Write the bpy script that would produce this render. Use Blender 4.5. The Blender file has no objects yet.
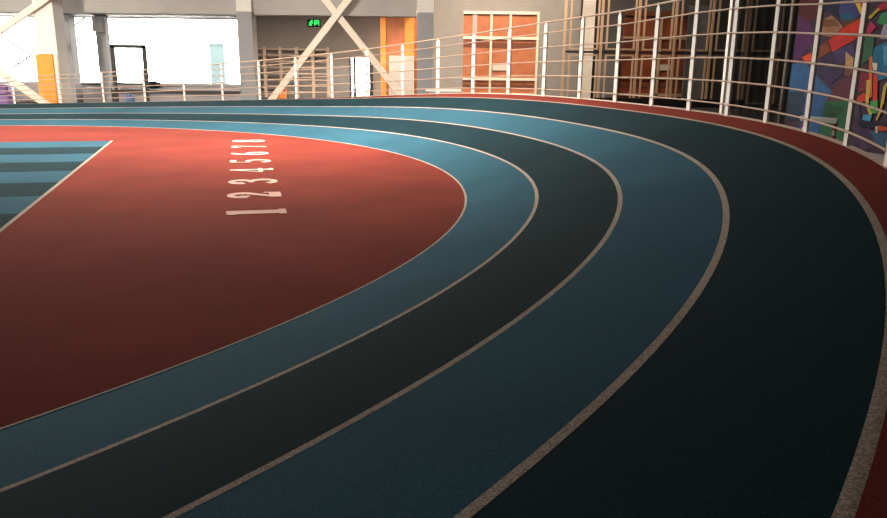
import bpy, bmesh, math, random
from mathutils import Vector, Matrix
random.seed(7)
C = bpy.context.scene.collection
PI = math.pi

# ------------------------------------------------------------------ camera model
F, PITCH, ROLL, CAMH = 759.64, 0.2521, 0.0121, 1.973
cp, sp_, cr, sr = math.cos(PITCH), math.sin(PITCH), math.cos(ROLL), math.sin(ROLL)
CX, CY = 443.4, 259.0
CAM = Vector((0, 0, CAMH))

def ray(x, y):
    u = (x - CX) / F; v = -(y - CY) / F
    a = u * cr - v * sr; w = u * sr + v * cr
    return Vector((a, cp + w * sp_, -sp_ + w * cp))

def at(x, y, Y):                      # point on the vertical plane at distance Y
    r = ray(x, y); return CAM + r * (Y / r.y)

def on_plane(x, y, p0, n):            # point on any plane
    r = ray(x, y); return CAM + r * ((p0 - CAM).dot(n) / r.dot(n))

cam = bpy.data.cameras.new('camera'); co = bpy.data.objects.new('camera', cam); C.objects.link(co)
cam.sensor_width = 36; cam.lens = F / 887 * 36; cam.clip_start = 0.02; cam.clip_end = 500
Xa = Vector((1, 0, 0)); Ua = Vector((0, sp_, cp)); Fa = Vector((0, cp, -sp_))
R_ = Xa * cr + Ua * sr; U_ = -Xa * sr + Ua * cr
m = Matrix((R_, U_, -Fa)).transposed().to_4x4(); m.translation = CAM
co.matrix_world = m
bpy.context.scene.camera = co

# ------------------------------------------------------------------ materials
def lin(c):
    return tuple(((v / 255) / 12.92 if v / 255 <= .04045 else ((v / 255 + .055) / 1.055) ** 2.4) for v in c) + (1,)

def mat(name, col, rough=.6, spec=.4, metal=0, noise=0, scale=40, bump=0, emit=None, estr=0, coord='Object'):
    m = bpy.data.materials.new(name); m.use_nodes = True
    nt = m.node_tree; b = nt.nodes['Principled BSDF']
    b.inputs['Base Color'].default_value = col; b.inputs['Roughness'].default_value = rough
    b.inputs['Specular IOR Level'].default_value = spec; b.inputs['Metallic'].default_value = metal
    tc = nt.nodes.new('ShaderNodeTexCoord')
    n = nt.nodes.new('ShaderNodeTexNoise'); n.inputs['Scale'].default_value = scale
    n.inputs['Detail'].default_value = 5
    nt.links.new(tc.outputs[coord], n.inputs['Vector'])
    if noise:
        r = nt.nodes.new('ShaderNodeValToRGB'); r.color_ramp.elements[0].position = .3; r.color_ramp.elements[1].position = .7
        r.color_ramp.elements[0].color = tuple(c * (1 - noise) for c in col[:3]) + (1,)
        r.color_ramp.elements[1].color = tuple(min(1, c * (1 + noise)) for c in col[:3]) + (1,)
        nt.links.new(n.outputs['Fac'], r.inputs['Fac']); nt.links.new(r.outputs['Color'], b.inputs['Base Color'])
    if bump:
        bp = nt.nodes.new('ShaderNodeBump'); bp.inputs['Strength'].default_value = bump; bp.inputs['Distance'].default_value = .01
        nt.links.new(n.outputs['Fac'], bp.inputs['Height']); nt.links.new(bp.outputs['Normal'], b.inputs['Normal'])
    if emit:
        b.inputs['Emission Color'].default_value = emit; b.inputs['Emission Strength'].default_value = estr
    return m

def rubber(name, col, dark, rough=.95, spec=.06, fine=120):
    """granulated rubber: fine crumb speckle plus large soft wear patches"""
    m = bpy.data.materials.new(name); m.use_nodes = True
    nt = m.node_tree; b = nt.nodes['Principled BSDF']; N = nt.nodes.new; L = nt.links.new
    b.inputs['Roughness'].default_value = rough; b.inputs['Specular IOR Level'].default_value = spec
    tc = N('ShaderNodeTexCoord')
    a = N('ShaderNodeTexNoise'); a.inputs['Scale'].default_value = fine; a.inputs['Detail'].default_value = 2
    w = N('ShaderNodeTexNoise'); w.inputs['Scale'].default_value = .7; w.inputs['Detail'].default_value = 6
    L(tc.outputs['Object'], a.inputs['Vector']); L(tc.outputs['Object'], w.inputs['Vector'])
    r = N('ShaderNodeValToRGB'); r.color_ramp.elements[0].position = .32; r.color_ramp.elements[1].position = .72
    r.color_ramp.elements[0].color = dark; r.color_ramp.elements[1].color = col
    L(a.outputs['Fac'], r.inputs['Fac'])
    mr = N('ShaderNodeMapRange'); mr.inputs['From Min'].default_value = .3; mr.inputs['From Max'].default_value = .7
    mr.inputs['To Min'].default_value = .86; mr.inputs['To Max'].default_value = 1.12
    L(w.outputs['Fac'], mr.inputs['Value'])
    mx = N('ShaderNodeMix'); mx.data_type = 'RGBA'; mx.blend_type = 'MULTIPLY'; mx.inputs['Factor'].default_value = 1
    L(r.outputs['Color'], mx.inputs[6]); L(mr.outputs['Result'], mx.inputs[7]); L(mx.outputs[2], b.inputs['Base Color'])
    bp = N('ShaderNodeBump'); bp.inputs['Strength'].default_value = .35; bp.inputs['Distance'].default_value = .004
    L(a.outputs['Fac'], bp.inputs['Height']); L(bp.outputs['Normal'], b.inputs['Normal'])
    return m

def sc(c, k): return tuple(v * k for v in c[:3]) + (1,)
RED = (.255, .043, .029, 1); LB = (.043, .138, .200, 1); DB = (.014, .044, .058, 1)
M = {}
M['red'] = rubber('red_rubber', RED, sc(RED, .55))
M['light'] = rubber('blue_rubber', LB, sc(LB, .5))
M['dark'] = rubber('slate_rubber', DB, sc(DB, .42))
M['line'] = rubber('line_paint', (.62, .54, .46, 1), (.22, .18, .15, 1), fine=85)
M['num'] = rubber('number_paint', (.80, .56, .50, 1), (.62, .36, .31, 1), fine=150)
M['edge'] = mat('crest_edge', (.62, .45, .38, 1), .7, noise=.15)
M['fascia'] = mat('track_fascia', (.02, .02, .022, 1), .8, noise=.3, scale=6)
M['post'] = mat('white_post_paint', (.90, .86, .80, 1), .45, noise=.03, scale=12)
M['rail'] = mat('tan_rail_paint', (.50, .35, .26, 1), .4, noise=.06, scale=15)
M['concrete'] = mat('concrete_floor', (.022, .020, .020, 1), .8, noise=.25, scale=3)
M['wall'] = mat('grey_wall_plaster', (.29, .275, .265, 1), .85, noise=.06, scale=2, bump=.05)
M['wall_low'] = mat('lilac_wall_plaster', (.42, .38, .38, 1), .85, noise=.06, scale=2)
M['beamface'] = mat('taupe_beam_plaster', (.42, .39, .365, 1), .85, noise=.06, scale=1.5)
M['col_grey'] = mat('grey_column_paint', (.31, .305, .315, 1), .7, noise=.05, scale=3)
M['col_white'] = mat('cream_column_paint', (.74, .70, .64, 1), .7, noise=.04, scale=3)
M['brace'] = mat('cream_brace_paint', (.82, .70, .57, 1), .5, noise=.05, scale=8)
M['orange_pad'] = mat('orange_vinyl', (.80, .32, .05, 1), .45, noise=.1, scale=4, bump=.15)
M['orange'] = mat('orange_panel', (.44, .150, .070, 1), .6, noise=.18, scale=1.5)
M['orange_bright'] = mat('bright_orange_paint', (.75, .28, .06, 1), .6, noise=.08, scale=3)
M['orange_dark'] = mat('dark_orange_seam', (.16, .05, .025, 1), .6, noise=.1)
M['orange_shaded'] = mat('shaded_orange_panel', (.24, .060, .028, 1), .6, noise=.2, scale=1.5)  # orange door panel with its shade put into a darker colour
M['cream'] = mat('cream_frame', (.85, .72, .58, 1), .5, noise=.04)
M['tan'] = mat('tan_tube_paint', (.50, .35, .235, 1), .5, noise=.06)
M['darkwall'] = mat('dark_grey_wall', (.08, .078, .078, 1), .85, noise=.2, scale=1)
M['midwall'] = mat('mid_grey_panel', (.16, .16, .17, 1), .8, noise=.1, scale=2)
M['black'] = mat('black_paint', (.012, .012, .013, 1), .6, noise=.2)
M['darkframe'] = mat('dark_window_frame', (.035, .03, .028, 1), .5, noise=.1)
M['wood'] = mat('pale_bar_wood', (.60, .48, .40, 1), .6, noise=.1, scale=8)
M['paleboard'] = mat('pale_board', (.42, .385, .36, 1), .6, noise=.05)
M['sign'] = mat('paper_sign', (.62, .55, .48, 1), .7, noise=.03)
M['white'] = mat('white_plastic', (.80, .78, .74, 1), .4, noise=.03)
M['redplastic'] = mat('red_plastic', (.50, .03, .03, 1), .4, noise=.05)
M['purple'] = mat('violet_vinyl', (.25, .13, .36, 1), .5, noise=.1)
M['blue'] = mat('blue_fabric', (.10, .16, .33, 1), .8, noise=.15)
M['bag'] = mat('black_fabric', (.02, .018, .018, 1), .85, noise=.3, scale=20)
M['tower'] = mat('pale_tower_facade', (.042, .068, .074, 1), .6, noise=.05, scale=2)
M['rodpaint'] = mat('pale_rod_paint', (.045, .042, .040, 1), .5, noise=.03)
M['green'] = mat('green_sign_light', (.02, .5, .08, 1), .5, emit=(.05, 1, .18, 1), estr=.9)
M['ceiling'] = mat('ceiling_paint', (.22, .21, .20, 1), .9, noise=.05, scale=1)
M['steel'] = mat('grey_pipe_steel', (.34, .29, .25, 1), .5, noise=.08)

g = bpy.data.materials.new('window_glass'); g.use_nodes = True       # clear pane: mostly transparent, a little reflection
nt = g.node_tree; nt.nodes.clear()
o_ = nt.nodes.new('ShaderNodeOutputMaterial'); t_ = nt.nodes.new('ShaderNodeBsdfTransparent'); gl = nt.nodes.new('ShaderNodeBsdfGlossy')
t_.inputs['Color'].default_value = (.96, .98, .98, 1); gl.inputs['Roughness'].default_value = .05
mx_ = nt.nodes.new('ShaderNodeMixShader'); mx_.inputs['Fac'].default_value = .05
nt.links.new(t_.outputs[0], mx_.inputs[1]); nt.links.new(gl.outputs[0], mx_.inputs[2]); nt.links.new(mx_.outputs[0], o_.inputs['Surface'])
M['glass'] = g

n_ = bpy.data.materials.new('black_netting'); n_.use_nodes = True    # fine diagonal mesh
nt = n_.node_tree; b_ = nt.nodes['Principled BSDF']; b_.inputs['Roughness'].default_value = .9
b_.inputs['Base Color'].default_value = (.035, .030, .028, 1)
tc = nt.nodes.new('ShaderNodeTexCoord'); 
sepx = nt.nodes.new('ShaderNodeSeparateXYZ'); nt.links.new(tc.outputs['Object'], sepx.inputs[0])
vals = []
for sgn in ('ADD', 'SUBTRACT'):
    a1 = nt.nodes.new('ShaderNodeMath'); a1.operation = sgn; nt.links.new(sepx.outputs['X'], a1.inputs[0]); nt.links.new(sepx.outputs['Z'], a1.inputs[1])
    a2 = nt.nodes.new('ShaderNodeMath'); a2.operation = 'MULTIPLY'; a2.inputs[1].default_value = 16; nt.links.new(a1.outputs[0], a2.inputs[0])
    a3 = nt.nodes.new('ShaderNodeMath'); a3.operation = 'FRACT'; nt.links.new(a2.outputs[0], a3.inputs[0])
    a4 = nt.nodes.new('ShaderNodeMath'); a4.operation = 'LESS_THAN'; a4.inputs[1].default_value = .35; nt.links.new(a3.outputs[0], a4.inputs[0]); vals.append(a4)
mxm = nt.nodes.new('ShaderNodeMath'); mxm.operation = 'MAXIMUM'; nt.links.new(vals[0].outputs[0], mxm.inputs[0]); nt.links.new(vals[1].outputs[0], mxm.inputs[1])
nt.links.new(mxm.outputs[0], b_.inputs['Alpha'])
M['net'] = n_
st_ = mat('red_white_stripes', (.5, .03, .03, 1), .4); nt = st_.node_tree; b_ = nt.nodes['Principled BSDF']
tc = nt.nodes.new('ShaderNodeTexCoord'); sx = nt.nodes.new('ShaderNodeSeparateXYZ'); nt.links.new(tc.outputs['Object'], sx.inputs[0])
a1 = nt.nodes.new('ShaderNodeMath'); a1.operation = 'MULTIPLY'; a1.inputs[1].default_value = 4.3; nt.links.new(sx.outputs['Z'], a1.inputs[0])
a2 = nt.nodes.new('ShaderNodeMath'); a2.operation = 'FRACT'; nt.links.new(a1.outputs[0], a2.inputs[0])
a3 = nt.nodes.new('ShaderNodeMath'); a3.operation = 'GREATER_THAN'; a3.inputs[1].default_value = .6; nt.links.new(a2.outputs[0], a3.inputs[0])
mm_ = nt.nodes.new('ShaderNodeMix'); mm_.data_type = 'RGBA'; mm_.inputs[6].default_value = (.5, .03, .03, 1); mm_.inputs[7].default_value = (.75, .7, .65, 1)
nt.links.new(a3.outputs[0], mm_.inputs['Factor']); nt.links.new(mm_.outputs[2], b_.inputs['Base Color'])
M['stripe'] = st_

# ------------------------------------------------------------------ builders
def obj(name, bm, material, parent=None, smooth=False):
    me = bpy.data.meshes.new(name)
    bmesh.ops.remove_doubles(bm, verts=bm.verts, dist=1e-5)
    bmesh.ops.recalc_face_normals(bm, faces=bm.faces)
    bm.to_mesh(me); bm.free()
    for mm in (material if isinstance(material, list) else [material]): me.materials.append(M[mm] if isinstance(mm, str) else mm)
    if smooth:
        for p in me.polygons: p.use_smooth = True
    o = bpy.data.objects.new(name, me); C.objects.link(o)
    if parent is not None:
        o.parent = parent; bpy_parent_fix.append(o)
    return o
bpy_parent_fix = []
def base(name, loc, rotz=0):
    e = bpy.data.objects.new(name, None); C.objects.link(e); e.location = loc; e.rotation_euler = (0, 0, rotz); e.empty_display_size = .2
    return e
def part(name, bm, material, parent, smooth=False, label=None):
    """part whose mesh is given in world coordinates: moved into its thing's frame"""
    mw = world_of(parent).inverted()
    bm.transform(mw)
    o = obj(name, bm, material, None, smooth); o.parent = parent
    if label: o['label'] = label
    return o
def world_of(o):
    m = o.matrix_basis.copy() if o.type != 'EMPTY' else Matrix.Translation(o.location) @ o.rotation_euler.to_matrix().to_4x4()
    return (world_of(o.parent) @ m) if o.parent else m
def tag(o, label, cat, group=None):
    o['label'] = label; o['category'] = cat
    if group: o['group'] = group
    return o
def struct(name, bm, material, label=None, smooth=False):
    o = obj(name, bm, material, None, smooth); o['kind'] = 'structure'
    if label: o['label'] = label
    return o

def box(bm, a, b, bev=0):
    a, b = Vector(a), Vector(b); lo = Vector(map(min, a, b)); hi = Vector(map(max, a, b))
    r = bmesh.ops.create_cube(bm, size=1)
    s = hi - lo; c = (hi + lo) / 2
    for v in r['verts']: v.co = Vector((v.co.x * s.x + c.x, v.co.y * s.y + c.y, v.co.z * s.z + c.z))
    if bev:
        es = list({e for v in r['verts'] for e in v.link_edges})
        bmesh.ops.bevel(bm, geom=es, offset=bev, segments=2, profile=.7, affect='EDGES')
    return bm
def B(*boxes, bev=0):
    bm = bmesh.new()
    for a, b in boxes: box(bm, a, b, bev)
    return bm
def frame_axes(d, up=Vector((0, 0, 1))):
    d = d.normalized(); s = d.cross(up)
    if s.length < 1e-4: s = Vector((1, 0, 0))
    s.normalize(); u = s.cross(d).normalized(); return s, u
def tube(bm, pts, r, n=8, cap=True):
    pts = [Vector(p) for p in pts]; rings = []
    for i, p in enumerate(pts):
        d = pts[min(i + 1, len(pts) - 1)] - pts[max(i - 1, 0)]
        s, u = frame_axes(d)
        rings.append([bm.verts.new(p + (s * math.cos(2 * PI * k / n) + u * math.sin(2 * PI * k / n)) * r) for k in range(n)])
    for a, b in zip(rings, rings[1:]):
        for k in range(n): bm.faces.new((a[k], a[(k + 1) % n], b[(k + 1) % n], b[k]))
    if cap: bm.faces.new(rings[0][::-1]); bm.faces.new(rings[-1])
    return bm
def bar(bm, p, q, w, t, up=Vector((0, 1, 0))):
    """flat bar from p to q, w across, t along up"""
    p, q = Vector(p), Vector(q); d = (q - p).normalized(); s = d.cross(up).normalized(); u = s.cross(d).normalized()
    vs = [bm.verts.new(e + s * (w / 2 * a) + u * (t / 2 * b)) for e in (p, q) for a, b in ((-1, -1), (1, -1), (1, 1), (-1, 1))]
    for f in ((0, 1, 2, 3), (7, 6, 5, 4), (0, 4, 5, 1), (1, 5, 6, 2), (2, 6, 7, 3), (3, 7, 4, 0)): bm.faces.new([vs[i] for i in f])
    return bm

# ------------------------------------------------------------------ running track
KN = [-10 + 5 * i for i in range(13)]
KV = [0, 0, .0065, .0694, .0843, .0841, .0857, .0838, .0871, .1009, .03, 0, 0]
BV = [.1665, .1803, .1937, .203, .2633, .2716, .2676, .1972, .1341, .0974, .0774, .07, .07]
KREF = [-.1182, -.0558, .0065, .0694, .0843, .0841, .0857, .0838, .0871, .1009, .1137, .1266, .1394]
def cub(v, s):
    t = (s + 10) / 5; i = max(0, min(11, int(t))); u = t - i
    w = [2 * v[0] - v[1]] + list(v) + [2 * v[-1] - v[-2]]
    a, b, c, d = w[i:i + 4]
    return .5 * (2 * b + (c - a) * u + (2 * a - 5 * b + 4 * c - d) * u * u + (3 * b - a - 3 * c + d) * u ** 3)
DS = .25
def kap(s):
    if s < .5: return 0.0
    if s > 35.5: return 0.0
    return cub(KREF, s)
# integrate heading and position both ways from s=0; the fitted start values hold at s=0
def path(s0, s1):
    P = {}
    # the fitted curvature just before s=2 only matters outside the frame
    th, x, y = .7996, -4.9034, 1.0104
    for sgn, end in ((1, s1), (-1, s0)):
        t_, x_, y_, s = th, x, y, 0.0
        P[0] = (x, y, th)
        n = int(round(abs(end) / DS))
        for i in range(n):
            sn = s + sgn * DS
            kk = (cub(KREF, s) + cub(KREF, sn)) / 2 if (sgn > 0 and sn <= 35.5) else 0
            t2 = t_ + sgn * kk * DS
            x_ += sgn * DS * (math.cos(t_) + math.cos(t2)) / 2; y_ += sgn * DS * (math.sin(t_) + math.sin(t2)) / 2
            t_, s = t2, sn
            P[int(round(s / DS))] = (x_, y_, t_)
    return P
S0, S1 = -6.0, 48.0
PATH = path(S0, S1); KEYS = sorted(PATH)
def bank(s): return max(.04, cub(BV, max(-9.9, min(49, s))))
CREST = 4.3915
def tp(s, off, dz=0):
    t = s / DS; i = max(KEYS[0], min(KEYS[-1] - 1, math.floor(t))); u = t - i
    a, b = PATH[i], PATH[i + 1]
    x, y, th = (a[k] + (b[k] - a[k]) * u for k in range(3))
    bk = bank(s)
    z = bk * off + .0022 * off * (off - 4) * bk / .2 - (.0125 if off > 4 else 0) * min(1, max(0, (off - 4) / .1))
    return Vector((x + math.sin(th) * off, y - math.cos(th) * off, z + dz))
SS = [k * DS for k in KEYS]
def ribbon(o0, o1, n=3, dz=0, ss=SS):
    bm = bmesh.new(); rows = [[bm.verts.new(tp(s, o0 + (o1 - o0) * j / n, dz)) for j in range(n + 1)] for s in ss]
    for a, b in zip(rows, rows[1:]):
        for j in range(n): bm.faces.new((a[j], b[j], b[j + 1], a[j + 1]))
    return bm
track = tag(base('running_track', (0, 0, 0)), 'four-lane banked indoor running track in two blues curving around the red infield', 'running track')
LN = ['light blue innermost lane', 'dark slate blue second lane', 'light blue third lane', 'dark slate blue outermost lane']
for k in range(4):
    part('lane', ribbon(k, k + 1, 4), 'light' if k % 2 == 0 else 'dark', track, True, LN[k])
LW = .062
for k in range(5):
    LW = (.044, .046, .050, .054, .056)[k]
    part('lane_line', ribbon(k - LW / 2, k + LW / 2, 2, .0015 if k else .004), 'line', track, True)
def drop(s): return max(0, min(.085, (s - 21) * .014))
def ribbon_drop(o0, o1, n, dz):
    bm = bmesh.new(); rows = [[bm.verts.new(tp(s, o0 + (o1 - o0) * j / n, dz - drop(s) * max(0, (o0 + (o1 - o0) * j / n - 4)) / .39)) for j in range(n + 1)] for s in SS]
    for a, b in zip(rows, rows[1:]):
        for j in range(n): bm.faces.new((a[j], b[j], b[j + 1], a[j + 1]))
    return bm
part('outer_strip', ribbon_drop(4.0, CREST, 2, 0), 'red', track, True, 'narrow red strip along the track rim')
part('rim_edge', ribbon_drop(CREST - .035, CREST + .03, 1, .012), 'edge', track, True, 'thin pale edging of the rim')
bm = bmesh.new(); rows = [[bm.verts.new(tp(s, CREST + .02, .01 - drop(s))), bm.verts.new(Vector((*tp(s, CREST + .02)[:2], 0)))] for s in SS]
for a, b in zip(rows, rows[1:]): bm.faces.new((a[0], b[0], b[1], a[1]))
part('fascia', bm, 'fascia', track, False, 'black outer side of the track bank')

# ------------------------------------------------------------------ infield
bm = bmesh.new(); vs = [bm.verts.new(tp(s, 0.0) + Vector((0, 0, .002))) for s in SS]
f = bm.faces.new(vs); bmesh.ops.triangulate(bm, faces=[f])
infield = struct('infield_floor', bm, 'red', 'smooth brick-red rubber infield inside the running track')
# eight sprint lanes that end at a white line
P0 = Vector((-8.304, 19.064, 0)); ED = Vector((.2862, -.9582, 0)); LD = Vector((-.9658, -.2593, 0)); SW = 1.385
def quad(bm, p): bm.faces.new([bm.verts.new(v) for v in p])
for i in range(8):
    bm = bmesh.new(); a = P0 + ED * SW * i; b = P0 + ED * SW * (i + 1); up = Vector((0, 0, .005))
    ln = 9.0
    quad(bm, (a + up, b + up, b + LD * ln + up, a + LD * ln + up))
    part('sprint_lane', bm, 'light' if i % 2 == 0 else 'dark', infield, False, ('light blue' if i % 2 == 0 else 'dark slate') + ' short lane on the infield')
bm = bmesh.new(); a = P0 - ED * .03 + Vector((0, 0, .009)); b = P0 + ED * SW * 8 + Vector((0, 0, .009))
quad(bm, (a + LD * .028, b + LD * .028, b - LD * .028, a - LD * .028)); part('end_line', bm, 'line', infield)

# painted numerals 1-8: heavy seriffed figures drawn as strokes
W, H = .60, .80
def stroke(bm, pts, ws):
    pts = [Vector((*p, 0)) for p in pts]; L_ = []; 
    for i, p in enumerate(pts):
        d = (pts[min(i + 1, len(pts) - 1)] - pts[max(i - 1, 0)]).normalized(); n = Vector((-d.y, d.x, 0))
        w = ws[i] if isinstance(ws, (list, tuple)) else ws
        L_.append((bm.verts.new(p + n * w / 2), bm.verts.new(p - n * w / 2)))
    for a, b in zip(L_, L_[1:]): bm.faces.new((a[0], b[0], b[1], a[1]))
def arc(cx, cy, rx, ry, a0, a1, n=16):
    return [(cx + rx * math.cos(math.radians(a0 + (a1 - a0) * i / n)), cy + ry * math.sin(math.radians(a0 + (a1 - a0) * i / n))) for i in range(n + 1)]
def vary(pts, wx, wy):     # thick where the stroke runs upright, thin where it runs level
    out = []
    for i in range(len(pts)):
        a = pts[max(i - 1, 0)]; b = pts[min(i + 1, len(pts) - 1)]; dx, dy = abs(b[0] - a[0]), abs(b[1] - a[1]); t = dy / (dx + dy + 1e-6)
        out.append(wx + (wy - wx) * t)
    return out
def num_strokes(k):
    T, t = .21, .09
    s = []
    def cv(p, wx=t, wy=T): s.append((p, vary(p, wx, wy)))
    if k == 1:
        s += [([(.30, 0), (.30, .8)], .26), ([(.12, .05), (.48, .05)], .1), ([(.12, .72), (.40, .76)], .09)]
    if k == 2:
        cv(arc(.30, .58, .19, .18, 200, -50)); s.append(([(.42, .45), (.30, .30), (.12, .10)], [.15, .13, .1])); s += [([(.08, .09), (.54, .09)], .18), ([(.48, .05), (.52, .26)], .08)]
        s.append((arc(.16, .55, .04, .04, 0, 350, 8), .09))
    if k == 3:
        cv(arc(.29, .60, .18, .16, 200, -80)); cv(arc(.29, .23, .21, .19, 80, -160)); s.append(([(.2, .43), (.34, .43)], .08))
    if k == 4:
        s += [([(.40, 0), (.40, .8)], .17), ([(.38, .78), (.06, .26)], .07), ([(.03, .24), (.58, .24)], .09), ([(.26, .04), (.54, .04)], .08)]
    if k == 5:
        s += [([(.14, .75), (.52, .75)], .13), ([(.14, .78), (.12, .42)], .07)]; cv(arc(.28, .25, .21, .21, 120, -160))
    if k == 6:
        cv(arc(.30, .24, .20, .20, 0, 360, 24)); cv(arc(.34, .30, .25, .46, 190, 75))
    if k == 7:
        s += [([(.08, .74), (.55, .74)], .13), ([(.12, .78), (.09, .58)], .08), ([(.52, .70), (.36, .42), (.27, 0)], [.08, .13, .19])]
    if k == 8:
        cv(arc(.30, .60, .17, .16, 0, 360, 24)); cv(arc(.30, .22, .20, .19, 0, 360, 24))
    return s
NA = Vector((-2.9043, 9.9516, 0)); NS = Vector((-.3516, 1.3353, 0)); NH = Vector((.7634, .1861, 0))
Rv = NS.normalized(); Uv = -NH.normalized()
hs = NH.length / H
for i in range(8):
    bm = bmesh.new()
    for q_, (p, w) in enumerate(num_strokes(i + 1)):
        n0 = len(bm.verts); stroke(bm, p, w); bm.verts.ensure_lookup_table()
        for v in bm.verts[n0:]: v.co.z = q_ * .0012
    o0 = NA + NS * i + NH
    for v in bm.verts: v.co = o0 + Rv * ((v.co.x - .3) * .95) + Uv * (v.co.y * hs) + Vector((0, 0, .009 + v.co.z))
    part('painted_number', bm, 'num', infield, False, 'white painted numeral %d' % (i + 1))

# ------------------------------------------------------------------ guard railing on the rim
S_0, S_D = 8.742, 1.0645
HT = {-2: 1.66, -1: 1.68, 0: 1.72, 1: 1.77, 2: 1.83, 3: 1.92, 4: 1.98, 5: 2.0, 6: 1.965, 7: 1.90, 8: 1.855, 9: 1.79, 10: 1.71, 11: 1.63}
def rh(i):
    if i >= 11: return 1.6296 * (1 - .04 * (min(i, 24) - 11))
    a = math.floor(i); u = i - a; a = max(-2, a)
    return HT[a] + (HT[min(a + 1, 11)] - HT[a]) * u
def rp(i, frac=0, inset=.06):
    s = S_0 + S_D * i
    p = tp(s, CREST); q = tp(s, CREST - inset); return Vector((q.x, q.y, p.z + frac * rh(i)))
railing = tag(base('guard_railing', rp(10)), 'tall white post guard railing with thin tan rails around the track rim', 'railing')
def post_bm(i):
    bm = bmesh.new(); p = rp(i, 0, 0); h = rh(i); hw = .064 - .034 * min(1, max(0, (i - 11) / 7)); d = (tp(S_0 + S_D * i + .05, CREST) - tp(S_0 + S_D * i - .05, CREST)); d.z = 0; d.normalize(); n = Vector((d.y, -d.x, 0))
    prof = [(-.03 - drop(S_0 + S_D * i), hw), (h * .955, hw), (h * .985, .026), (h + .02, .020)]
    rings = []
    for z, w in prof:
        rings.append([bm.verts.new(p + d * w * a + n * (.016 * b) + Vector((0, 0, z))) for a, b in ((-1, -1), (1, -1), (1, 1), (-1, 1))])
    for a, b in zip(rings, rings[1:]):
        for k in range(4): bm.faces.new((a[k], a[(k + 1) % 4], b[(k + 1) % 4], b[k]))
    bm.faces.new(rings[-1]); bm.faces.new(rings[0][::-1])
    return bm
for i in range(-1, 25):
    part('post', post_bm(i), 'post', railing)
for fr, r in ((.095, .0135), (.28, .0135), (.47, .0135), (.665, .0135), (.855, .0135), (1.0, .020)):
    ii = [-1 + .25 * k for k in range(0, 25 * 4 + 1)]
    part('rail', tube(bmesh.new(), [rp(i, fr, .045 if fr < 1 else 0) for i in ii], r, 8), 'rail', railing, True)

# ------------------------------------------------------------------ room shell
XL, XR, YB, YF, ZC = -30.0, 22.0, 44.0, -9.0, 8.0
YW = 36.0                                    # window wall, left part of the far end
struct('floor', B(((XL, YF, -.2), (XR, 60, -.012))), 'concrete', 'dark floor around the track')
struct('ceiling', B(((XL, YF, ZC), (XR, 45, ZC + .2))), 'ceiling')
struct('wall_front', B(((XL, YF - .2, 0), (XR, YF, ZC))), 'wall')
xw0 = XL; xw1 = at(244, 60, YW).x            # window wall spans from the left end to the grey column
zs = at(150, 84.5, YW).z; zh = at(150, 15.5, YW).z
struct('wall_back_left', B(((xw0, YW, 0), (xw1, YW + .3, zs))), 'wall_low', 'low lilac-grey wall under the bright windows')
struct('wall_above_windows', B(((xw0, YW, zh), (xw1, YW + .3, ZC))), 'beamface')
# beam that runs across the far end, in front of the windows and of the recess
yb = 33.0; zb = at(330, 15.5, yb).z
struct('trim_1', B(((xw0, yb, zb), (at(416, 10, yb).x, yb + .8, ZC))), 'beamface', 'deep taupe beam across the far end of the hall')
struct('trim_2', B(((xw0, yb + .8, zb - .02), (xw1, YW, zb + .12))), 'darkframe', 'dark strip under the beam above the windows')
# recess between the two columns
YR = 44.0
xr0 = at(262, 60, YR).x; xr1 = at(381, 60, YR).x
dx0, dx1 = at(349.5, 75, YR).x, at(373, 75, YR).x; dz = at(360, 57, YR).z
struct('wall_recess', B(((at(241.5, 60, YR).x, YR, 0), (dx0, YR + .2, ZC)), ((dx1, YR, 0), (at(420, 50, YR).x, YR + .2, ZC)), ((dx0, YR, dz), (dx1, YR + .2, ZC))), 'wall', 'grey back wall of the recess')
bm = bmesh.new(); ra, rb = Vector((xw1 - .05, YW + .3, 0)), Vector((at(241.5, 60, YR).x, YR, 0)); rn = (rb - ra).cross(Vector((0, 0, 1))).normalized() * .06
va = [bm.verts.new(v) for v in (ra + rn, rb + rn, rb - rn, ra - rn)]; vb = [bm.verts.new(v.co + Vector((0, 0, ZC))) for v in va]
bm.faces.new(va); bm.faces.new(vb)
for k in range(4): bm.faces.new((va[k], va[(k + 1) % 4], vb[(k + 1) % 4], vb[k]))
struct('wall_recess_left', bm, 'wall')
d1 = struct('door_1', B(((dx0, YR - .04, 0), (dx0 + .1, YR + .1, dz)), ((dx1 - .2, YR - .04, 0), (dx1, YR + .1, dz)), ((dx0, YR - .04, dz - .06), (dx1, YR + .1, dz)), ((dx0 + .22, YR - .02, 0), (dx0 + .36, YR + .08, dz))), 'darkframe', 'dark framed glass door with daylight behind')
part('pane', B(((dx0 + .1, YR + .03, 0), (dx1 - .2, YR + .04, dz))), 'glass', d1)
part('push_bar', B(((dx0 + .3, YR - .1, at(360, 83, YR).z), (dx1 - .2, YR - .05, at(360, 82, YR).z))), 'steel', d1)
# orange end of the recess
YO = 41.0
ox0, ox1 = at(381, 60, YO).x, at(417, 60, YO).x
struct('wall_orange', B(((ox0, YO, 0), (ox1, YO + .2, zb + .6))), 'orange', 'orange panelled wall beside the grey column')
struct('trim_3', B(((ox0 - .02, YO - .08, 0), (at(386, 60, YO).x, YO, zb + .6))), 'orange_bright')
struct('trim_4', B(((at(404.5, 60, YO).x, YO - .08, 0), (at(414, 60, YO).x, YO, zb + .6))), 'orange_bright')
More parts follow.
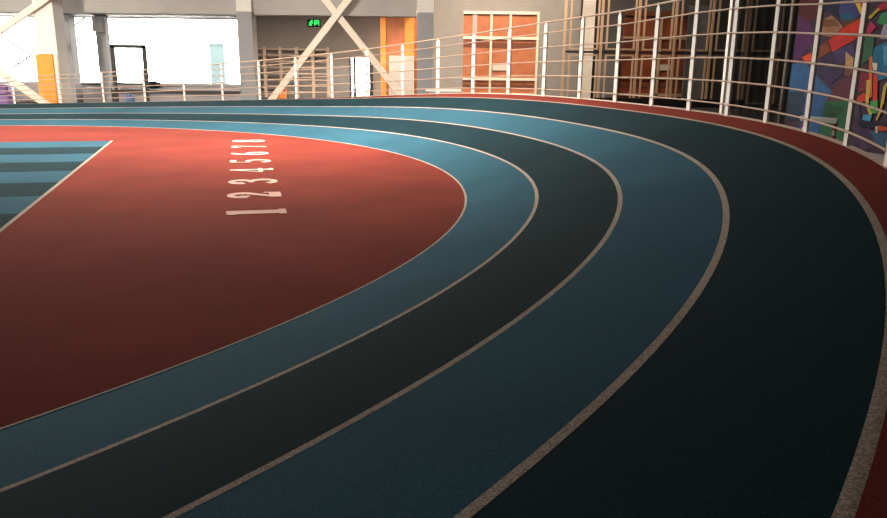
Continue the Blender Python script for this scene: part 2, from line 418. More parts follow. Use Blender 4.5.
# grey wall with the two big orange doors, cream pilaster, dark bay
YG = 42.0
gx0, gx1 = at(425, 60, YG).x, at(578, 60, YG).x
a0, a1 = at(463, 55, YG).x, at(538, 55, YG).x; az = at(500, 12, YG).z
struct('wall_back', B(((gx0, YG, 0), (a0, YG + .3, ZC)), ((a1, YG, 0), (gx1, YG + .3, ZC)), ((a0, YG, az), (a1, YG + .3, ZC))), 'wall', 'plain mid-grey wall right of the grey column')
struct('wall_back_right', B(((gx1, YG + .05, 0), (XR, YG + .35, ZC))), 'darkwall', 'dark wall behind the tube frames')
struct('trim_5', B(((at(581.5, 50, YG - .3).x, YG - .35, 0), (at(593, 50, YG - .3).x, YG, ZC))), 'col_white', 'cream pilaster behind the railing')
def sliding_door(name, x0, x1, ytop, Y, face, mull, horiz, label, sign, ybot=99):
    p0 = at(x0, 55, Y); p1 = at(x1, 55, Y); zt = at((x0 + x1) / 2, ytop, Y).z
    d = struct(name, B(((p0.x, Y + .05, 0), (p1.x, Y + .2, zt))), face, label)
    fr = bmesh.new()
    for xm in mull:
        c = at(xm, 55, Y).x; box(fr, (c - .055, Y - .06, 0), (c + .055, Y + .04, zt))
    for yh in horiz:
        z = at((x0 + x1) / 2, yh, Y).z; box(fr, (p0.x, Y - .06, z - .07), (p1.x, Y + .03, z + .07))
    part('frame', fr, 'cream' if face == 'orange' else 'tan', d)
    sm = bmesh.new()
    for ys, hh in ((45, .13), (86, .09), (13.5, .12)):
        z = at((x0 + x1) / 2, ys, Y).z; box(sm, (p0.x, Y + .02, z - hh), (p1.x, Y + .07, z + hh))
    part('seam', sm, 'orange_dark', d)
    if sign:
        q0 = at(sign[0], sign[1], Y); q1 = at(sign[2], sign[3], Y)
        part('notice', B(((q0.x, Y - .02, q1.z), (q1.x, Y + .045, q0.z))), 'sign', d, False, 'plain pale notice')
    return d
sliding_door('door_2', 463, 538, 12.5, YG, 'orange', (490.5, 509.5, 536.8), (38, 79, 94.5, 12.8), 'tall orange sliding door with cream frame in the grey wall', (492.5, 63.5, 507, 70.5))
part('pilaster_strip', B(((at(472, 50, YG).x, YG - .0, at(470, 40, YG).z), (at(476.5, 50, YG).x, YG + .06, az))), 'paleboard', bpy.data.objects['door_2'])
sliding_door('door_3', 622, 696, 18, YG - .15, 'orange_shaded', (659, 695), (38, 78, 95), 'orange sliding door in a darker shaded colour behind the tube frames', (657, 64.5, 671, 70.5))
struct('trim_6', B(((at(596, 50, YG).x, YG - .2, at(600, 97, YG).z), (at(619, 50, YG).x, YG, at(600, 60, YG).z))), 'midwall', 'mid-grey panel low on the dark wall')
struct('trim_7', B(((at(684, 50, YG).x, YG - .4, 0), (at(705, 50, YG).x, YG - .2, at(690, 6, YG).z))), 'midwall', 'tall grey panel beside the shaded orange door')

# columns
def column(x0, x1, ymid, Y, depth, ysplit, lab, lo='col_grey', hi='col_white'):
    X0, X1 = at(x0, ymid, Y).x, at(x1, ymid, Y).x
    e = base('column', ((X0 + X1) / 2, Y + depth / 2, 0)); e['kind'] = 'structure'; e['label'] = lab
    if ysplit is None:
        part('shaft', B(((X0, Y, 0), (X1, Y + depth, ZC))), lo, e)
    else:
        z = at((x0 + x1) / 2, ysplit, Y).z
        part('lower_shaft', B(((X0, Y, 0), (X1, Y + depth, z))), lo, e); part('upper_shaft', B(((X0, Y, z), (X1, Y + depth, ZC))), hi, e)
    return X0, X1
c1 = column(37.5, 57, 50, 29.6, .8, None, 'cream column with the orange cushion at its foot', 'col_white')
column(58.5, 72.5, 60, 34.6, .6, None, 'grey column just right of the cream one')
column(98, 108, 60, 35.2, .4, None, 'slim grey column between two bright windows')
column(238.5, 253.5, 55, 32.6, .7, 11.5, 'grey column with cream top where the windows end')
column(417, 433, 50, 31.5, .7, 12.5, 'grey column with cream top left of the orange sliding door')

# windows of the left wall: frames and panes between the columns
edges = [-60, 59, 103, 243]
for k in range(3):
    x0 = at(edges[k], 50, YW).x if k else XL; x1 = at(edges[k + 1], 50, YW).x
    w = bmesh.new()
    for a, b in (((x0, YW + .05, zs), (x0 + .08, YW + .15, zh)), ((x1 - .08, YW + .05, zs), (x1, YW + .15, zh)), ((x0, YW + .05, zs), (x1, YW + .15, zs + .07)), ((x0, YW + .05, zh - .14), (x1, YW + .15, zh))): box(w, a, b)
    o = struct('window_%d' % (k + 1), w, 'paleboard', ['bright window behind the cream column', 'narrow bright window between the grey columns', 'wide bright window left of the grey column'][k])
    part('pane', B(((x0 + .08, YW + .09, zs + .07), (x1 - .08, YW + .1, zh - .14))), 'glass', o)
    part('sill', B(((x0, YW - .12, zs - .05), (x1, YW + .05, zs))), 'darkframe' if k == 1 else 'wall_low', o)
# unseen openings added in the left side wall to bring in side light
lw = bmesh.new()
for a, b in (((XL - .2, YF, 0), (XL, 45, .6)), ((XL - .2, YF, 3.0), (XL, 45, ZC)), ((XL - .2, YF, .6), (XL, 18, 3.0)), ((XL - .2, 35.8, .6), (XL, 45, 3.0))): box(lw, a, b)
struct('wall_left', lw, 'wall')
w = bmesh.new()
for yy in (18.05, 24, 30, 35.75): box(w, (XL - .15, yy - .06, .6), (XL - .03, yy + .06, 3.0))
o = struct('window_4', w, 'paleboard'); part('pane', B(((XL - .1, 18, .6), (XL - .09, 35.8, 3.0))), 'glass', o)

# right side: mural wall
MP = Vector((8.80, 20.07, 0)); MD = Vector((.2215, -.9752, 0)); MN = Vector((-MD.y, MD.x, 0)) * -1
def onm(x, y, lift=0): return on_plane(x, y, MP + MN * lift, MN)
ml = 30.0
bm = bmesh.new(); q = MP + MD * ml
th_ = -MN * .3
if MN.dot(CAM - MP) < 0: MN.negate(); th_ = -MN * .3
for p in [(MP, q)]:
    vs = [bm.verts.new(v) for v in (MP, q, q + Vector((0, 0, ZC)), MP + Vector((0, 0, ZC)))]
    v2 = [bm.verts.new(v.co + th_) for v in vs]
    bm.faces.new(vs); bm.faces.new(v2[::-1])
    for k in range(4): bm.faces.new((vs[k], v2[k], v2[(k + 1) % 4], vs[(k + 1) % 4]))
struct('wall_right', bm, 'darkwall', 'side wall carrying the mural')
bm = bmesh.new(); r0 = MP + th_; r1 = Vector((XR - .2, YG, 0)); bar_n = (r1 - r0).cross(Vector((0, 0, 1))).normalized() * .1
vs = [bm.verts.new(v) for v in (r0 + bar_n, r1 + bar_n, r1 - bar_n, r0 - bar_n)]; v2 = [bm.verts.new(v.co + Vector((0, 0, ZC))) for v in vs]
bm.faces.new(vs); bm.faces.new(v2)
for k in range(4): bm.faces.new((vs[k], vs[(k + 1) % 4], v2[(k + 1) % 4], v2[k]))
struct('wall_right_far', bm, 'darkwall')
bm = bmesh.new()
b0 = MP + MN * .03
vs = [bm.verts.new(v) for v in (MP + MD * 1.5, MP + MD * 20, MP + MD * 20 + MN * .25, MP + MD * 1.5 + MN * .25)]
v2 = [bm.verts.new(v.co + Vector((0, 0, .16))) for v in vs]
bm.faces.new(v2); bm.faces.new(vs[::-1])
for k in range(4): bm.faces.new((vs[k], vs[(k + 1) % 4], v2[(k + 1) % 4], v2[k]))
struct('baseboard_right', bm, 'wall', 'pale kerb at the foot of the mural')

# abstract mural: one flat painted surface of coloured facets
def z1(pl): return [(787 + x / 5.18, y / 5.18) for x, y in pl]
def z2(pl): return [(787 + x / 5.18, 80 + y / 5.18) for x, y in pl]
FAC = [
 ((86, 45, 92), z1([(10, 70), (100, 85), (150, 200), (70, 300), (0, 330), (-30, 330), (-25, 70)])),
 ((84, 38, 42), z1([(-20, -30), (165, -30), (155, 95), (100, 112), (10, 75), (-25, 70)])),
 ((34, 36, 62), z1([(200, -30), (285, -30), (275, 92), (205, 62), (190, 60)])),
 ((66, 66, 122), z1([(280, -20), (330, -20), (385, 60), (335, 112), (280, 105), (268, 60)])),
 ((34, 92, 128), z1([(275, 75), (325, 60), (360, 105), (300, 125)])),
 ((160, 112, 80), z1([(232, 78), (292, 140), (232, 192), (165, 180), (188, 100)])),
 ((122, 78, 52), z1([(188, 100), (250, 100), (270, 135), (180, 140)])),
 ((96, 62, 48), z1([(280, 108), (375, 98), (300, 145)])),
 ((204, 52, 36), z1([(385, 92), (400, 160), (350, 205), (235, 268), (212, 212), (300, 140)])),
 ((184, 44, 52), z1([(212, 212), (330, 200), (240, 262)])),
 ((212, 80, 44), z1([(75, 298), (125, 272), (135, 320), (112, 335)])),
 ((124, 66, 44), z1([(140, 260), (205, 215), (228, 265), (150, 315)])),
 ((72, 60, 98), z1([(235, 265), (345, 225), (352, 300), (262, 330)])),
 ((58, 48, 76), z1([(160, 310), (240, 272), (262, 330), (305, 370), (220, 440), (150, 385)])),
 ((186, 146, 98), z1([(304, 268), (345, 302), (338, 356), (300, 350)])),
 ((112, 74, 60), z1([(300, 352), (345, 356), (340, 388), (298, 392)])),
 ((52, 92, 138), z1([(-30, 335), (85, 312), (150, 390), (232, 470), (190, 540), (-30, 540)])),
 ((92, 48, 62), z1([(232, 470), (330, 380), (348, 540), (190, 540)])),
 ((46, 62, 78), z2([(-60, 60), (95, 60), (90, 210), (-60, 200)])),
 ((50, 86, 132), z2([(90, 20), (200, 60), (195, 140), (160, 290), (60, 250), (92, 120)])),
 ((44, 96, 66), z2([(195, 108), (318, 108), (330, 200), (302, 330), (165, 285), (180, 190)])),
 ((36, 76, 58), z2([(200, 112), (300, 150), (240, 200), (180, 190)])),
 ((66, 56, 80), z2([(330, 125), (372, 110), (400, 330), (330, 345), (305, 330)])),
 ((34, 38, 58), z2([(365, 215), (518, 228), (518, 262), (368, 240)])),
 ((72, 54, 82), z2([(340, 240), (430, 250), (470, 350), (380, 370)])),
 ((58, 90, 120), z2([(430, 262), (530, 272), (530, 400), (470, 350)])),
 ((196, 58, 46), z2([(360, 96), (400, 62), (420, 100), (372, 122)])),
 ((120, 44, 58), z1([(352, 370), (420, 380), (420, 470), (350, 480)])),
 ((54, 98, 76), z1([(400, 195), (455, 178), (440, 300), (392, 330), (385, 260)])),
 ((184, 48, 84), z1([(432, 108), (462, 140), (412, 195), (405, 160)])),
 ((170, 44, 56), z1([(470, 30), (530, -5), (530, 40), (475, 60)])),
 ((58, 150, 92), z1([(488, 70), (530, 55), (530, 140), (466, 118)])),
 ((160, 150, 180), z1([(500, 130), (530, 120), (530, 205), (478, 200)])),
 ((38, 106, 140), z1([(450, 250), (530, 205), (530, 400), (470, 420), (440, 330)])),
 ((60, 150, 190), z1([(498, 240), (530, 235), (530, 330), (500, 340)])),
 ((226, 186, 60), z1([(335, -20), (360, -20), (395, 60), (380, 75)])),
 ((206, 70, 52), z1([(360, -20), (372, -20), (410, 40), (398, 58)])),
 ((70, 150, 90), z1([(380, -20), (430, -20), (420, 20), (400, 20)])),
 ((196, 176, 60), z1([(420, 90), (470, 40), (480, 48), (430, 100)])),
 ((210, 98, 50), z1([(425, 300), (442, 290), (440, 500), (420, 510)])),
 ((222, 210, 196), z1([(441, 325), (468, 326), (464, 366), (446, 362)])),
 ((200, 60, 50), z1([(446, 380), (470, 400), (466, 530), (444, 530)])),
 ((206, 170, 66), z1([(505, 440), (520, 420), (500, 540), (486, 540)])),
 ((70, 150, 80), z2([(432, 110), (470, 105), (470, 170), (420, 180)])),
 ((70, 150, 190), z2([(395, 178), (440, 182), (430, 215), (388, 205)])),
 ((196, 168, 78), z2([(412, 0), (434, 0), (420, 130), (440, 178), (425, 180), (405, 120)])),
 ((206, 174, 76), z2([(500, 30), (520, 10), (486, 170), (466, 210), (458, 205), (480, 150)])),
 ((190, 180, 160), z2([(456, 240), (470, 240), (468, 275), (458, 275)])),
 ((196, 78, 50), z2([(470, 235), (530, 245), (530, 262), (474, 265)])),
]
fmats = [mat('mural_ground', lin((66, 50, 66)), .8, noise=.25, scale=3)]
bm = bmesh.new()
def mface(pts, lift, mi):
    f = bm.faces.new([bm.verts.new(p) for p in pts]); f.material_index = mi
z0 = Vector((0, 0, .18)); top = Vector((0, 0, 6.4))
e0 = MP + MD * .12 + MN * .02; e1 = MP + MD * 14 + MN * .02
mface([e0 + z0, e1 + z0, e1 + top, e0 + top], 0, 0)
for k, (c, pl) in enumerate(FAC):
    fmats.append(mat('mural_paint', lin(c), .8, noise=.18, scale=4))
    pts = []
    for x, y in pl:
        p = onm(x, y, .024 + .0006 * k); t = (p - MP).dot(MD)
        if t < .12: p = p + MD * (.12 - t)
        p.z = max(p.z, .18); pts.append(p)
    mface(pts, 0, k + 1)
# same palette carried on past the frame edge and up the wall
for k in range(26):
    t = 6.2 + random.uniform(0, 7); z = random.uniform(.4, 5.4); r = random.uniform(.35, .8)
    n = random.randint(3, 5); a0_ = random.uniform(0, 6)
    pts = [MP + MN * (.03 + .0006 * (k + 55)) + MD * (t + r * math.cos(a0_ + 2 * PI * j / n)) + Vector((0, 0, z + r * .8 * math.sin(a0_ + 2 * PI * j / n))) for j in range(n)]
    mface(pts, 0, random.randint(1, len(FAC)))
mural = obj('wall_mural', bm, fmats)
tag(mural, 'large abstract mural of coloured facets on the right wall', 'mural')
pp = MP + MD * -.02 + MN * .09
tag(obj('wall_pipe', tube(bmesh.new(), [pp, pp + Vector((0, 0, 6.5))], .055, 12), 'steel', None, True), 'thin tan vertical pipe at the left edge of the mural', 'pipe')

# dark netting between the white pole and the mural
NY = 21.0
nx0, nx1 = at(733, 60, NY).x, at(781, 60, NY).x
net = base('netting_screen', ((nx0 + nx1) / 2, NY, 0)); tag(net, 'black safety netting hung between the white pole and the mural', 'net')
bm = bmesh.new(); cols = 24
prev = None
for k in range(cols + 1):
    x = nx0 + .1 + (nx1 - nx0 - .1) * k / cols; y = NY + .05 * math.sin(k * 1.3)
    pr = (bm.verts.new((x, y, .05)), bm.verts.new((x, y, 6.2)))
    if prev: bm.faces.new((prev[0], pr[0], pr[1], prev[1]))
    prev = pr
part('mesh', bm, 'net', net)
part('top_rope', tube(bmesh.new(), [(nx0, NY, 6.2), (nx1, NY, 6.2)], .02, 6), 'black', net)
part('hem_sheet', B(((nx0 + .1, NY + .05, 0), (nx1, NY + .08, .55))), 'black', net)
wp = at(731.5, 40, 20.7)
tag(obj('white_pole', B(((wp.x - .09, 20.65, 0), (wp.x + .09, 20.83, 7.95))), 'post'), 'thick off-white upright pole beside the black netting', 'pole')

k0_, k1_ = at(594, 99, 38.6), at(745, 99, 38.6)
struct('trim_9', B(((k0_.x, 38.5, 0), (k1_.x, 38.7, at(660, 98.6, 38.6).z))), 'black', 'low black strip for the shaded floor in front of the tube frames')  # black block standing in for the dark, shaded floor here
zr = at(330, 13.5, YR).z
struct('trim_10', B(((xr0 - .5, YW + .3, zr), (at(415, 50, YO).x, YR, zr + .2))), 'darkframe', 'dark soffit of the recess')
# ------------------------------------------------------------------ tube frames in front of the dark wall
YT = 40.0
WHICH = ['tan tube frame panel in front of the plain grey wall, leftmost of the row', 'tan tube frame panel in front of the cream pilaster and grey panel',
         'tan tube frame panel in front of the left half of the shaded orange door', 'tan tube frame panel in front of the right edge of the shaded orange door',
         'tan tube frame panel just left of the white pole', 'tan tube frame panel seen through the black netting']
def frame_panel():
    e = base('tube_frame_panel', (0, 0, 0)); w = 1.97; zt = 6.0; zm = 2.62
    def pb(*bx): return B(*bx)
    obj('upright', B(((-.07, -.06, 0), (.06, .06, zt)), bev=.01), 'tan', None).parent = e
    def rect(x0, x1, z0_, z1_, name):
        obj(name, B(((x0, -.04, z0_), (x0 + .085, .04, z1_)), ((x1 - .085, -.04, z0_), (x1, .04, z1_)), ((x0, -.04, z0_), (x1, .04, z0_ + .07)), ((x0, -.04, z1_ - .07), (x1, .04, z1_))), 'tan', None).parent = e
    rect(.24, w - .26, zm + .12, zt, 'upper_frame'); rect(.24, w - .26, .12, zm - .12, 'lower_frame')
    obj('cross_rail', B(((.062, -.05, zm - .05), (w - .2, .05, zm + .05))), 'black', None).parent = e
    return e
proto = frame_panel()
for k in range(6):
    if k == 0: o = proto
    else:
        o = proto.copy(); C.objects.link(o)
        for ch in list(proto.children):
            c = ch.copy(); C.objects.link(c); c.parent = o
    p = at(563.5 + 36.4 * k, 60, YT); o.location = (p.x, YT, 0)
    tag(o, WHICH[k], 'frame', 'tan tube frame panels at the back')

# ------------------------------------------------------------------ diagonal braces
def brace(p, q, Y, w, label, ztop=6.5):
    a, b = at(*p, Y), at(*q, Y)
    lo, hi = (a, b) if a.z < b.z else (b, a)
    lo = lo + (hi - lo) * (-(lo.z - .02) / (hi.z - lo.z))
    hi = lo + (hi - lo) * ((ztop - lo.z) / (hi.z - lo.z)); a, b = lo, hi
    tag(obj('diagonal_brace', bar(bmesh.new(), a, b, w, .16), 'brace'), label, 'brace', 'cream diagonal braces at the far end')
brace((271, 100.5), (354, -8), 32.2, .26, 'cream brace rising right past the green exit sign, front arm of the cross')
brace((404, 99), (319, -8), 32.45, .26, 'cream brace rising left from the orange wall, rear arm of the cross')
brace((46, 104), (-12, 64), 29.2, .24, 'cream brace running down to the orange cushion at far left')
brace((36, 6), (-12, 39), 29.45, .22, 'cream brace running down left from the top of the cream column', 4.45)

# exterior bracing seen through the window and a tower outside
def rod(p, q, Y, label):
    tag(obj('window_brace', tube(bmesh.new(), [at(*p, Y), at(*q, Y)], .045, 8), 'rodpaint', None, True), label, 'rod', 'thin rods outside the windows')
rod((-6, 33), (31, 55), YW + .6, 'thin rod slanting down right outside the far left window')
rod((30.5, 55.8), (2, 74), YW + .75, 'thin rod slanting down left outside the far left window')
rod((70, 29), (92, 12), YW + .6, 'thin rod slanting outside the narrow window')
t0, t1 = at(211, 84, 60), at(223, 45, 60)
tw = base('tower_block', ((t0.x + t1.x) / 2, 60.5, 0)); tag(tw, 'pale blue-grey tower block seen through the wide window', 'building')

# ------------------------------------------------------------------ loose things
# orange cushion round the foot of the cream column
pz = at(48, 54, 29.5).z
cu = base('column_cushion', ((c1[0] + c1[1]) / 2, 29.6, 0)); tag(cu, 'orange padded cushion wrapped round the foot of the cream column', 'padding')
part('pad', B(((c1[0] - .05, 29.42, .02), (c1[1] - .12, 29.59, pz)), bev=.05), 'orange_pad', cu, True)
part('side_pad', B(((c1[1] - .10, 29.44, .02), (c1[1] + .04, 29.59, pz)), bev=.05), 'brace', cu, True, 'pale side pad')
bm = bmesh.new()
for yy in (76, 84, 91): box(bm, (c1[0] - .03, 29.405, at(48, yy, 29.5).z), (c1[1] - .13, 29.43, at(48, yy, 29.5).z + .05))
part('strap', bm, 'orange_bright', cu)

def hurdle(a, b, zt, label):
    a, b = Vector(a), Vector(b); d = (b - a).normalized(); n = Vector((-d.y, d.x, 0))
    if n.y < 0: n = -n
    e = base('hurdle', (a + b) / 2); tag(e, label, 'hurdle', 'white and red hurdles outside the track')
    up = Vector((0, 0, 1))
    part('top_bar', bar(bmesh.new(), a + up * zt, b + up * zt, .085, .03, n), 'white', e)
    for p, s in ((a, 1), (b, -1)):
        q = p + d * (.06 * s) + n * .03
        part('upright', bar(bmesh.new(), q + up * .04, q + up * (zt - .03), .055, .035, n), 'stripe', e, False, 'red and white striped upright')
        part('foot', bar(bmesh.new(), q + up * .02 - n * .06, q + up * .02 + n * .62, .05, .04, up), 'redplastic', e)
h0 = at(800.5, 118, 13.9); h1 = at(837.5, 121, 13.2); zt = (h0.z + h1.z) / 2
hurdle((h0.x, 13.9, 0), (h1.x, 13.2, 0), zt, 'white-topped hurdle with striped red legs in front of the mural')
h0 = at(425.5, 90, 26.3); h1 = at(461, 90, 26.3)
hurdle((h0.x, 26.3, 0), (h1.x, 26.3, 0), h0.z, 'white-topped hurdle with red legs beside the orange sliding door')

# wall bars in the recess
YBAR = 43.7
wb = base('wall_bars', (at(292, 60, YBAR).x, YBAR, 0)); tag(wb, 'pale wooden wall bars on the recess wall below the exit sign', 'wall bars')
zt = at(290, 47, YBAR).z
ups = [251.5, 265.3, 281, 297, 313.2, 328]
for x in ups:
    c = at(x, 70, YBAR).x; part('upright', B(((c - .08, YBAR - .1, 0), (c + .08, YBAR + .1, zt)), bev=.01), 'wood', wb)
for k in range(8):
    z = zt - .12 - k * (zt - .1) / 8
    part('rung', tube(bmesh.new(), [(at(251.5, 70, YBAR).x, YBAR - .06, z), (at(328, 70, YBAR).x, YBAR - .06, z)], .045, 8), 'wood', wb, True)

# exit sign hung under the beam
YS = 36.5
s0, s1 = at(307, 26.8, YS), at(320.5, 19.3, YS)
ex = base('exit_sign', ((s0.x + s1.x) / 2, YS, s0.z)); tag(ex, 'lit green exit sign in a black case hanging in the recess', 'sign')
part('case', B(((s0.x, YS, s0.z), (s1.x, YS + .12, s1.z)), bev=.015), 'black', ex)
for hx in (s0.x + .2, s1.x - .22): part('hanger', B(((hx, YS + .05, s1.z), (hx + .02, YS + .07, zb))), 'black', ex)
sw, sh = s1.x - s0.x, s1.z - s0.z
def glyph(fl):
    bm = bmesh.new()
    def st(pts, w):
        pts = [Vector((s0.x + sw * (p[0]), YS - .008, s0.z + sh * p[1])) for p in pts]
        for p, q in zip(pts, pts[1:]): bar(bm, p, q, w, .012)
    o = fl
    st([(o + .20, .62), (o + .13, .38)], .10); st([(o + .13, .38), (o + .21, .28), (o + .18, .14)], .055); st([(o + .13, .38), (o + .07, .22), (o + .0, .22)], .055)
    st([(o + .2, .6), (o + .28, .46), (o + .33, .5)], .045); st([(o + .19, .62), (o + .08, .6), (o + .04, .46)], .045)
    c = Vector((s0.x + sw * (o + .235), YS - .008, s0.z + sh * .77)); tube(bm, [c + Vector((0, -.006, 0)), c + Vector((0, .006, 0))], .05, 10)
    return bm
part('running_figure', glyph(.12), 'green', ex, False, 'glowing green running figure')
bm = bmesh.new()
def sp(x, z): return Vector((s0.x + sw * x, YS - .008, s0.z + sh * z))
bar(bm, sp(.56, .16), sp(.56, .84), .05, .012); bar(bm, sp(.86, .16), sp(.86, .84), .05, .012); bar(bm, sp(.56, .82), sp(.86, .82), .05, .012); bar(bm, sp(.62, .5), sp(.82, .5), .07, .012); bar(bm, sp(.70, .68), sp(.62, .5), .06, .012); bar(bm, sp(.70, .32), sp(.62, .5), .06, .012)
part('door_symbol', bm, 'green', ex, False, 'glowing green doorway and arrow')

# pale board leaning before the orange wall
b0, b1 = at(390, 70, YO - .4), at(413, 70, YO - .4)
wbz = at(400, 56.5, YO - .4).z
lb = base('display_board', ((b0.x + b1.x) / 2, YO - .4, 0)); tag(lb, 'pale grey blank board standing in front of the orange wall', 'board')
part('panel', B(((b0.x, YO - .42, .12), (b1.x, YO - .38, wbz)), bev=.008), 'paleboard', lb)
part('frame', B(((b0.x - .04, YO - .44, 0), (b0.x, YO - .36, wbz + .03)), ((b1.x, YO - .44, 0), (b1.x + .04, YO - .36, wbz + .03)), ((b0.x, YO - .44, wbz), (b1.x, YO - .36, wbz + .03))), 'sign', lb)
for hx in (b0.x - .1, b1.x - .02): part('foot', B(((hx, YO - .75, 0), (hx + .12, YO - .1, .08))), 'steel', lb)

# dark open sash standing before the wide window
YD = 34.4
k0, k1, k2 = at(113, 60, YD).x, at(144.5, 60, YD).x, at(130, 44.5, YD).z
ds = base('framed_screen', ((k0 + k1) / 2, YD, 0)); tag(ds, 'black framed upright glass screen standing before the wide window', 'screen')
zl = at(130, 83, YD).z; t = .09
part('frame', B(((k0 - t, YD, zl), (k0 + t, YD + .08, k2)), ((k1 - t, YD, zl), (k1 + t, YD + .08, k2)), ((k0 - t, YD, k2 - .16), (k1 + t, YD + .08, k2)), ((k0 - t, YD, zl - .08), (k1 + t, YD + .08, zl))), 'darkframe', ds)
part('pane', B(((k0 + t, YD + .03, zl), (k1 - t, YD + .04, k2 - .16))), 'glass', ds)
part('leg', B(((k0 - .06, YD, 0), (k0 + .06, YD + .08, zl - .08))), 'darkframe', ds); part('leg', B(((k1 - .06, YD, 0), (k1 + .06, YD + .08, zl - .08))), 'darkframe', ds)
for hx in (k0, k1): part('foot', B(((hx - .08, YD - .35, 0), (hx + .08, YD + .4, .06))), 'darkframe', ds)

# box bracket on the slim column
q0, q1 = at(94, 32, 34.9), at(105, 17, 34.9)
sp1 = base('wall_speaker', ((q0.x + q1.x) / 2, 35.0, q0.z)); tag(sp1, 'grey box loudspeaker high on the slim grey column', 'speaker')
part('case', B(((q0.x, 34.75, q0.z), (q1.x, 35.15, q1.z)), bev=.03), 'col_grey', sp1)
part('grille', B(((q0.x + .05, 34.73, q0.z + .05), (q1.x - .05, 34.75, q1.z - .05))), 'wall', sp1)

# duffel bag on the sill, blue bag below, radiator, violet mat, orange ball
def bag(name, x0, x1, y0, y1, Y, material, label, cat, zfloor=None):
    a, b = at(x0, y1, Y), at(x1, y0, Y); zf = a.z if zfloor is None else zfloor
    e = base(name, ((a.x + b.x) / 2, Y, zf)); tag(e, label, cat)
    bm = bmesh.new(); bmesh.ops.create_uvsphere(bm, u_segments=20, v_segments=12, radius=1)
    rx, rz = (b.x - a.x) / 2, (b.z - zf) / 2; 
    for v in bm.verts:
        k = 1 + .08 * math.sin(v.co.x * 5 + v.co.z * 3); sgnz = math.copysign(abs(v.co.z) ** .6, v.co.z)
        v.co = Vector(((a.x + b.x) / 2 + math.copysign(abs(v.co.x) ** .7, v.co.x) * rx, Y + v.co.y * .2, zf + rz + sgnz * rz * (.96 if v.co.z > 0 else 1) * (k if v.co.z > 0 else 1)))
    part('body', bm, material, e, True)
    tp_ = b.z; cx = (a.x + b.x) / 2
    part('handle', tube(bmesh.new(), [(cx - rx * .4, Y - .05, tp_ - .06), (cx - rx * .3, Y - .05, tp_ + .06), (cx + rx * .3, Y - .05, tp_ + .06), (cx + rx * .4, Y - .05, tp_ - .06)], .02, 6), material, e, True)
    return e
lz = at(152, 88.5, 35.6).z
struct('trim_8', B(((at(104, 88, 35.6).x, 35.35, lz - .07), (at(240, 88, 35.6).x, YW, lz))), 'wall_low', 'ledge under the wide window')
bag('duffel_bag', 147.5, 160, 81.0, 88.5, 35.6, 'bag', 'black duffel bag lying on the ledge under the wide window', 'bag')
bag('sports_bag', 125.5, 134, 94, 98.5, 33.6, 'blue', 'small blue bag below the framed screen', 'bag', 0.0)
r0, r1 = at(15, 101, 35.6), at(38, 90.5, 35.6)
rd = base('radiator', ((r0.x + r1.x) / 2, 35.7, 0)); tag(rd, 'grey-brown panel radiator under the far left window', 'radiator')
part('panel', B(((r0.x, 35.65, .1), (r1.x, 35.8, r1.z)), bev=.02), 'wall', rd)
part('frame', B(((r0.x - .05, 35.63, .06), (r0.x, 35.85, r1.z + .04)), ((r1.x, 35.63, .06), (r1.x + .05, 35.85, r1.z + .04)), ((r0.x, 35.63, r1.z), (r1.x, 35.85, r1.z + .04))), 'col_grey', rd)
for hx in (r0.x + .1, r1.x - .2): part('foot', B(((hx, 35.68, 0), (hx + .1, 35.8, .1))), 'steel', rd)
m0, m1 = at(-14, 101, 33.5), at(6.5, 84.5, 33.5)
mt = base('crash_mat', ((m0.x + m1.x) / 2, 33.5, 0)); tag(mt, 'violet crash mat standing on edge at the far left', 'mat')
part('mat_body', B(((m0.x, 33.5, 0), (m1.x, 33.85, m1.z)), bev=.05), 'purple', mt, True)
part('seam', B(((m0.x + .04, 33.48, m1.z * .5), (m1.x - .04, 33.51, m1.z * .5 + .03))), 'black', mt)
q = at(281, 93, 42.5)
e = base('gym_box', (q.x, 42.5, 0)); tag(e, 'orange vaulting box standing before the wall bars', 'vaulting box')
zt = at(281, 88, 42.5).z
part('section', B(((q.x - .28, 42.3, 0), (q.x + .28, 42.7, zt - .14)), bev=.02), 'orange_bright', e)
part('top_pad', B(((q.x - .3, 42.28, zt - .14), (q.x + .3, 42.72, zt)), bev=.04), 'orange', e, True)

# tower outside
part('body', B(((t0.x, 60.1, 0), (t1.x, 61.2, t1.z))), 'tower', tw)
part('roof', B(((t0.x - .1, 60.05, t1.z), (t1.x + .1, 61.3, t1.z + .15))), 'tower', tw)

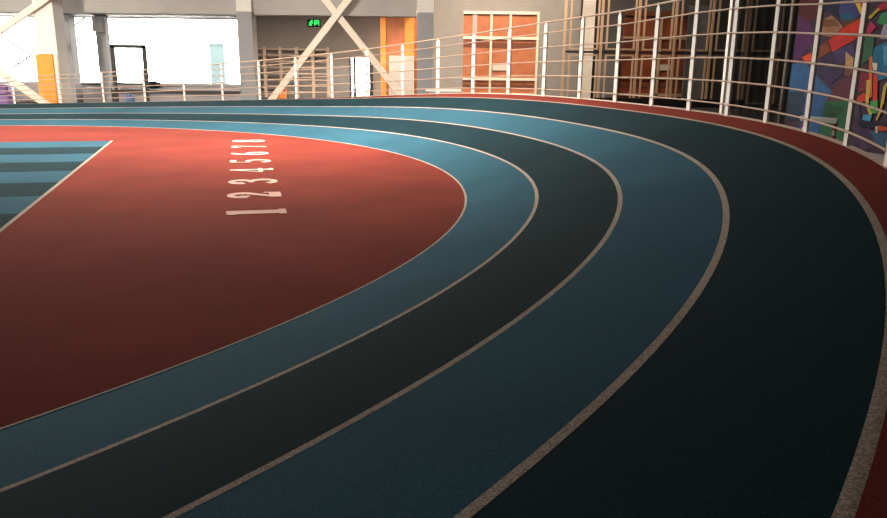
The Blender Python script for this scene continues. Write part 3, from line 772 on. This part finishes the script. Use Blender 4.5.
# ------------------------------------------------------------------ light
w = bpy.data.worlds.new('daylight'); bpy.context.scene.world = w; w.use_nodes = True
bg = w.node_tree.nodes['Background']; bg.inputs['Color'].default_value = (1.0, .93, .84, 1); bg.inputs['Strength'].default_value = 30
def portal(loc, rot, sx, sy, name):
    l = bpy.data.lights.new(name, 'AREA'); l.shape = 'RECTANGLE'; l.size = sx; l.size_y = sy; l.cycles.is_portal = True
    o = bpy.data.objects.new(name, l); C.objects.link(o); o.location = loc; o.rotation_euler = rot
portal(((xw0 + xw1) / 2, YW + .2, (zs + zh) / 2), (-PI / 2, 0, 0), xw1 - xw0, zh - zs, 'window_portal')
portal((XL - .05, 26.9, 1.8), (0, -PI / 2, 0), 2.4, 17.8, 'window_portal')
def fill_lamp(loc, energy, size, col, name='ceiling_fill', rot=(0, 0, 0), spread=180):
    l = bpy.data.lights.new(name, 'AREA'); l.energy = energy; l.size = size; l.color = col; l.spread = math.radians(spread)
    o = bpy.data.objects.new(name, l); C.objects.link(o); o.location = loc; o.rotation_euler = rot
KL = 1.0
WARM = (1, .80, .60); SOFT = (1, .90, .78)
for x, y, e in ((-20, 22, 500), (-12, 20.5, 1150), (-4, 18.5, 1700), (2.5, 22, 600)): fill_lamp((x, y, 7.9), e * KL, 2.5, SOFT, spread=145)  # unseen overhead lights added to brighten the far infield and track
for x, e in ((-9.5, 300), (-6, 300), (-3.6, 300)): fill_lamp((x, 38.2, zr - .05), e, .8, WARM, 'recess_fill')  # hidden lights added under the soffit to brighten the recess
for x, y, e in ((1.0, 37.5, 950), (5, 37.5, 550), (10, 37.5, 200)): fill_lamp((x, y, 7.9), e, 1.5, WARM)  # unseen overhead lights added to lift the back wall and doors
def front_fill(loc, target, e, spread, size=.8):  # added front light washing the far columns, beam and braces
    fill_lamp(loc, e, size, SOFT, 'flood_fill', (Vector(loc) - Vector(target)).to_track_quat('Z', 'Y').to_euler(), spread)
front_fill((-12, 12, 7.6), (-16, 33, 3.2), 260, 50)
front_fill((-6, 12, 7.6), (-6, 34, 3.6), 260, 50)
front_fill((0, 12, 7.6), (-1, 38, 3.6), 60, 40)
sl = bpy.data.lights.new('sun', 'SUN'); sl.energy = 0.6; so = bpy.data.objects.new('sun', sl); C.objects.link(so); so.rotation_euler = (math.radians(50), 0, 0); so.location = (0, 50, 30)

s = bpy.context.scene
s.view_settings.view_transform = 'Standard'; s.view_settings.look = 'None'; s.view_settings.exposure = 0
s.cycles.use_denoising = True
s.cycles.max_bounces = 6; s.cycles.transparent_max_bounces = 12; s.cycles.sample_clamp_indirect = 6
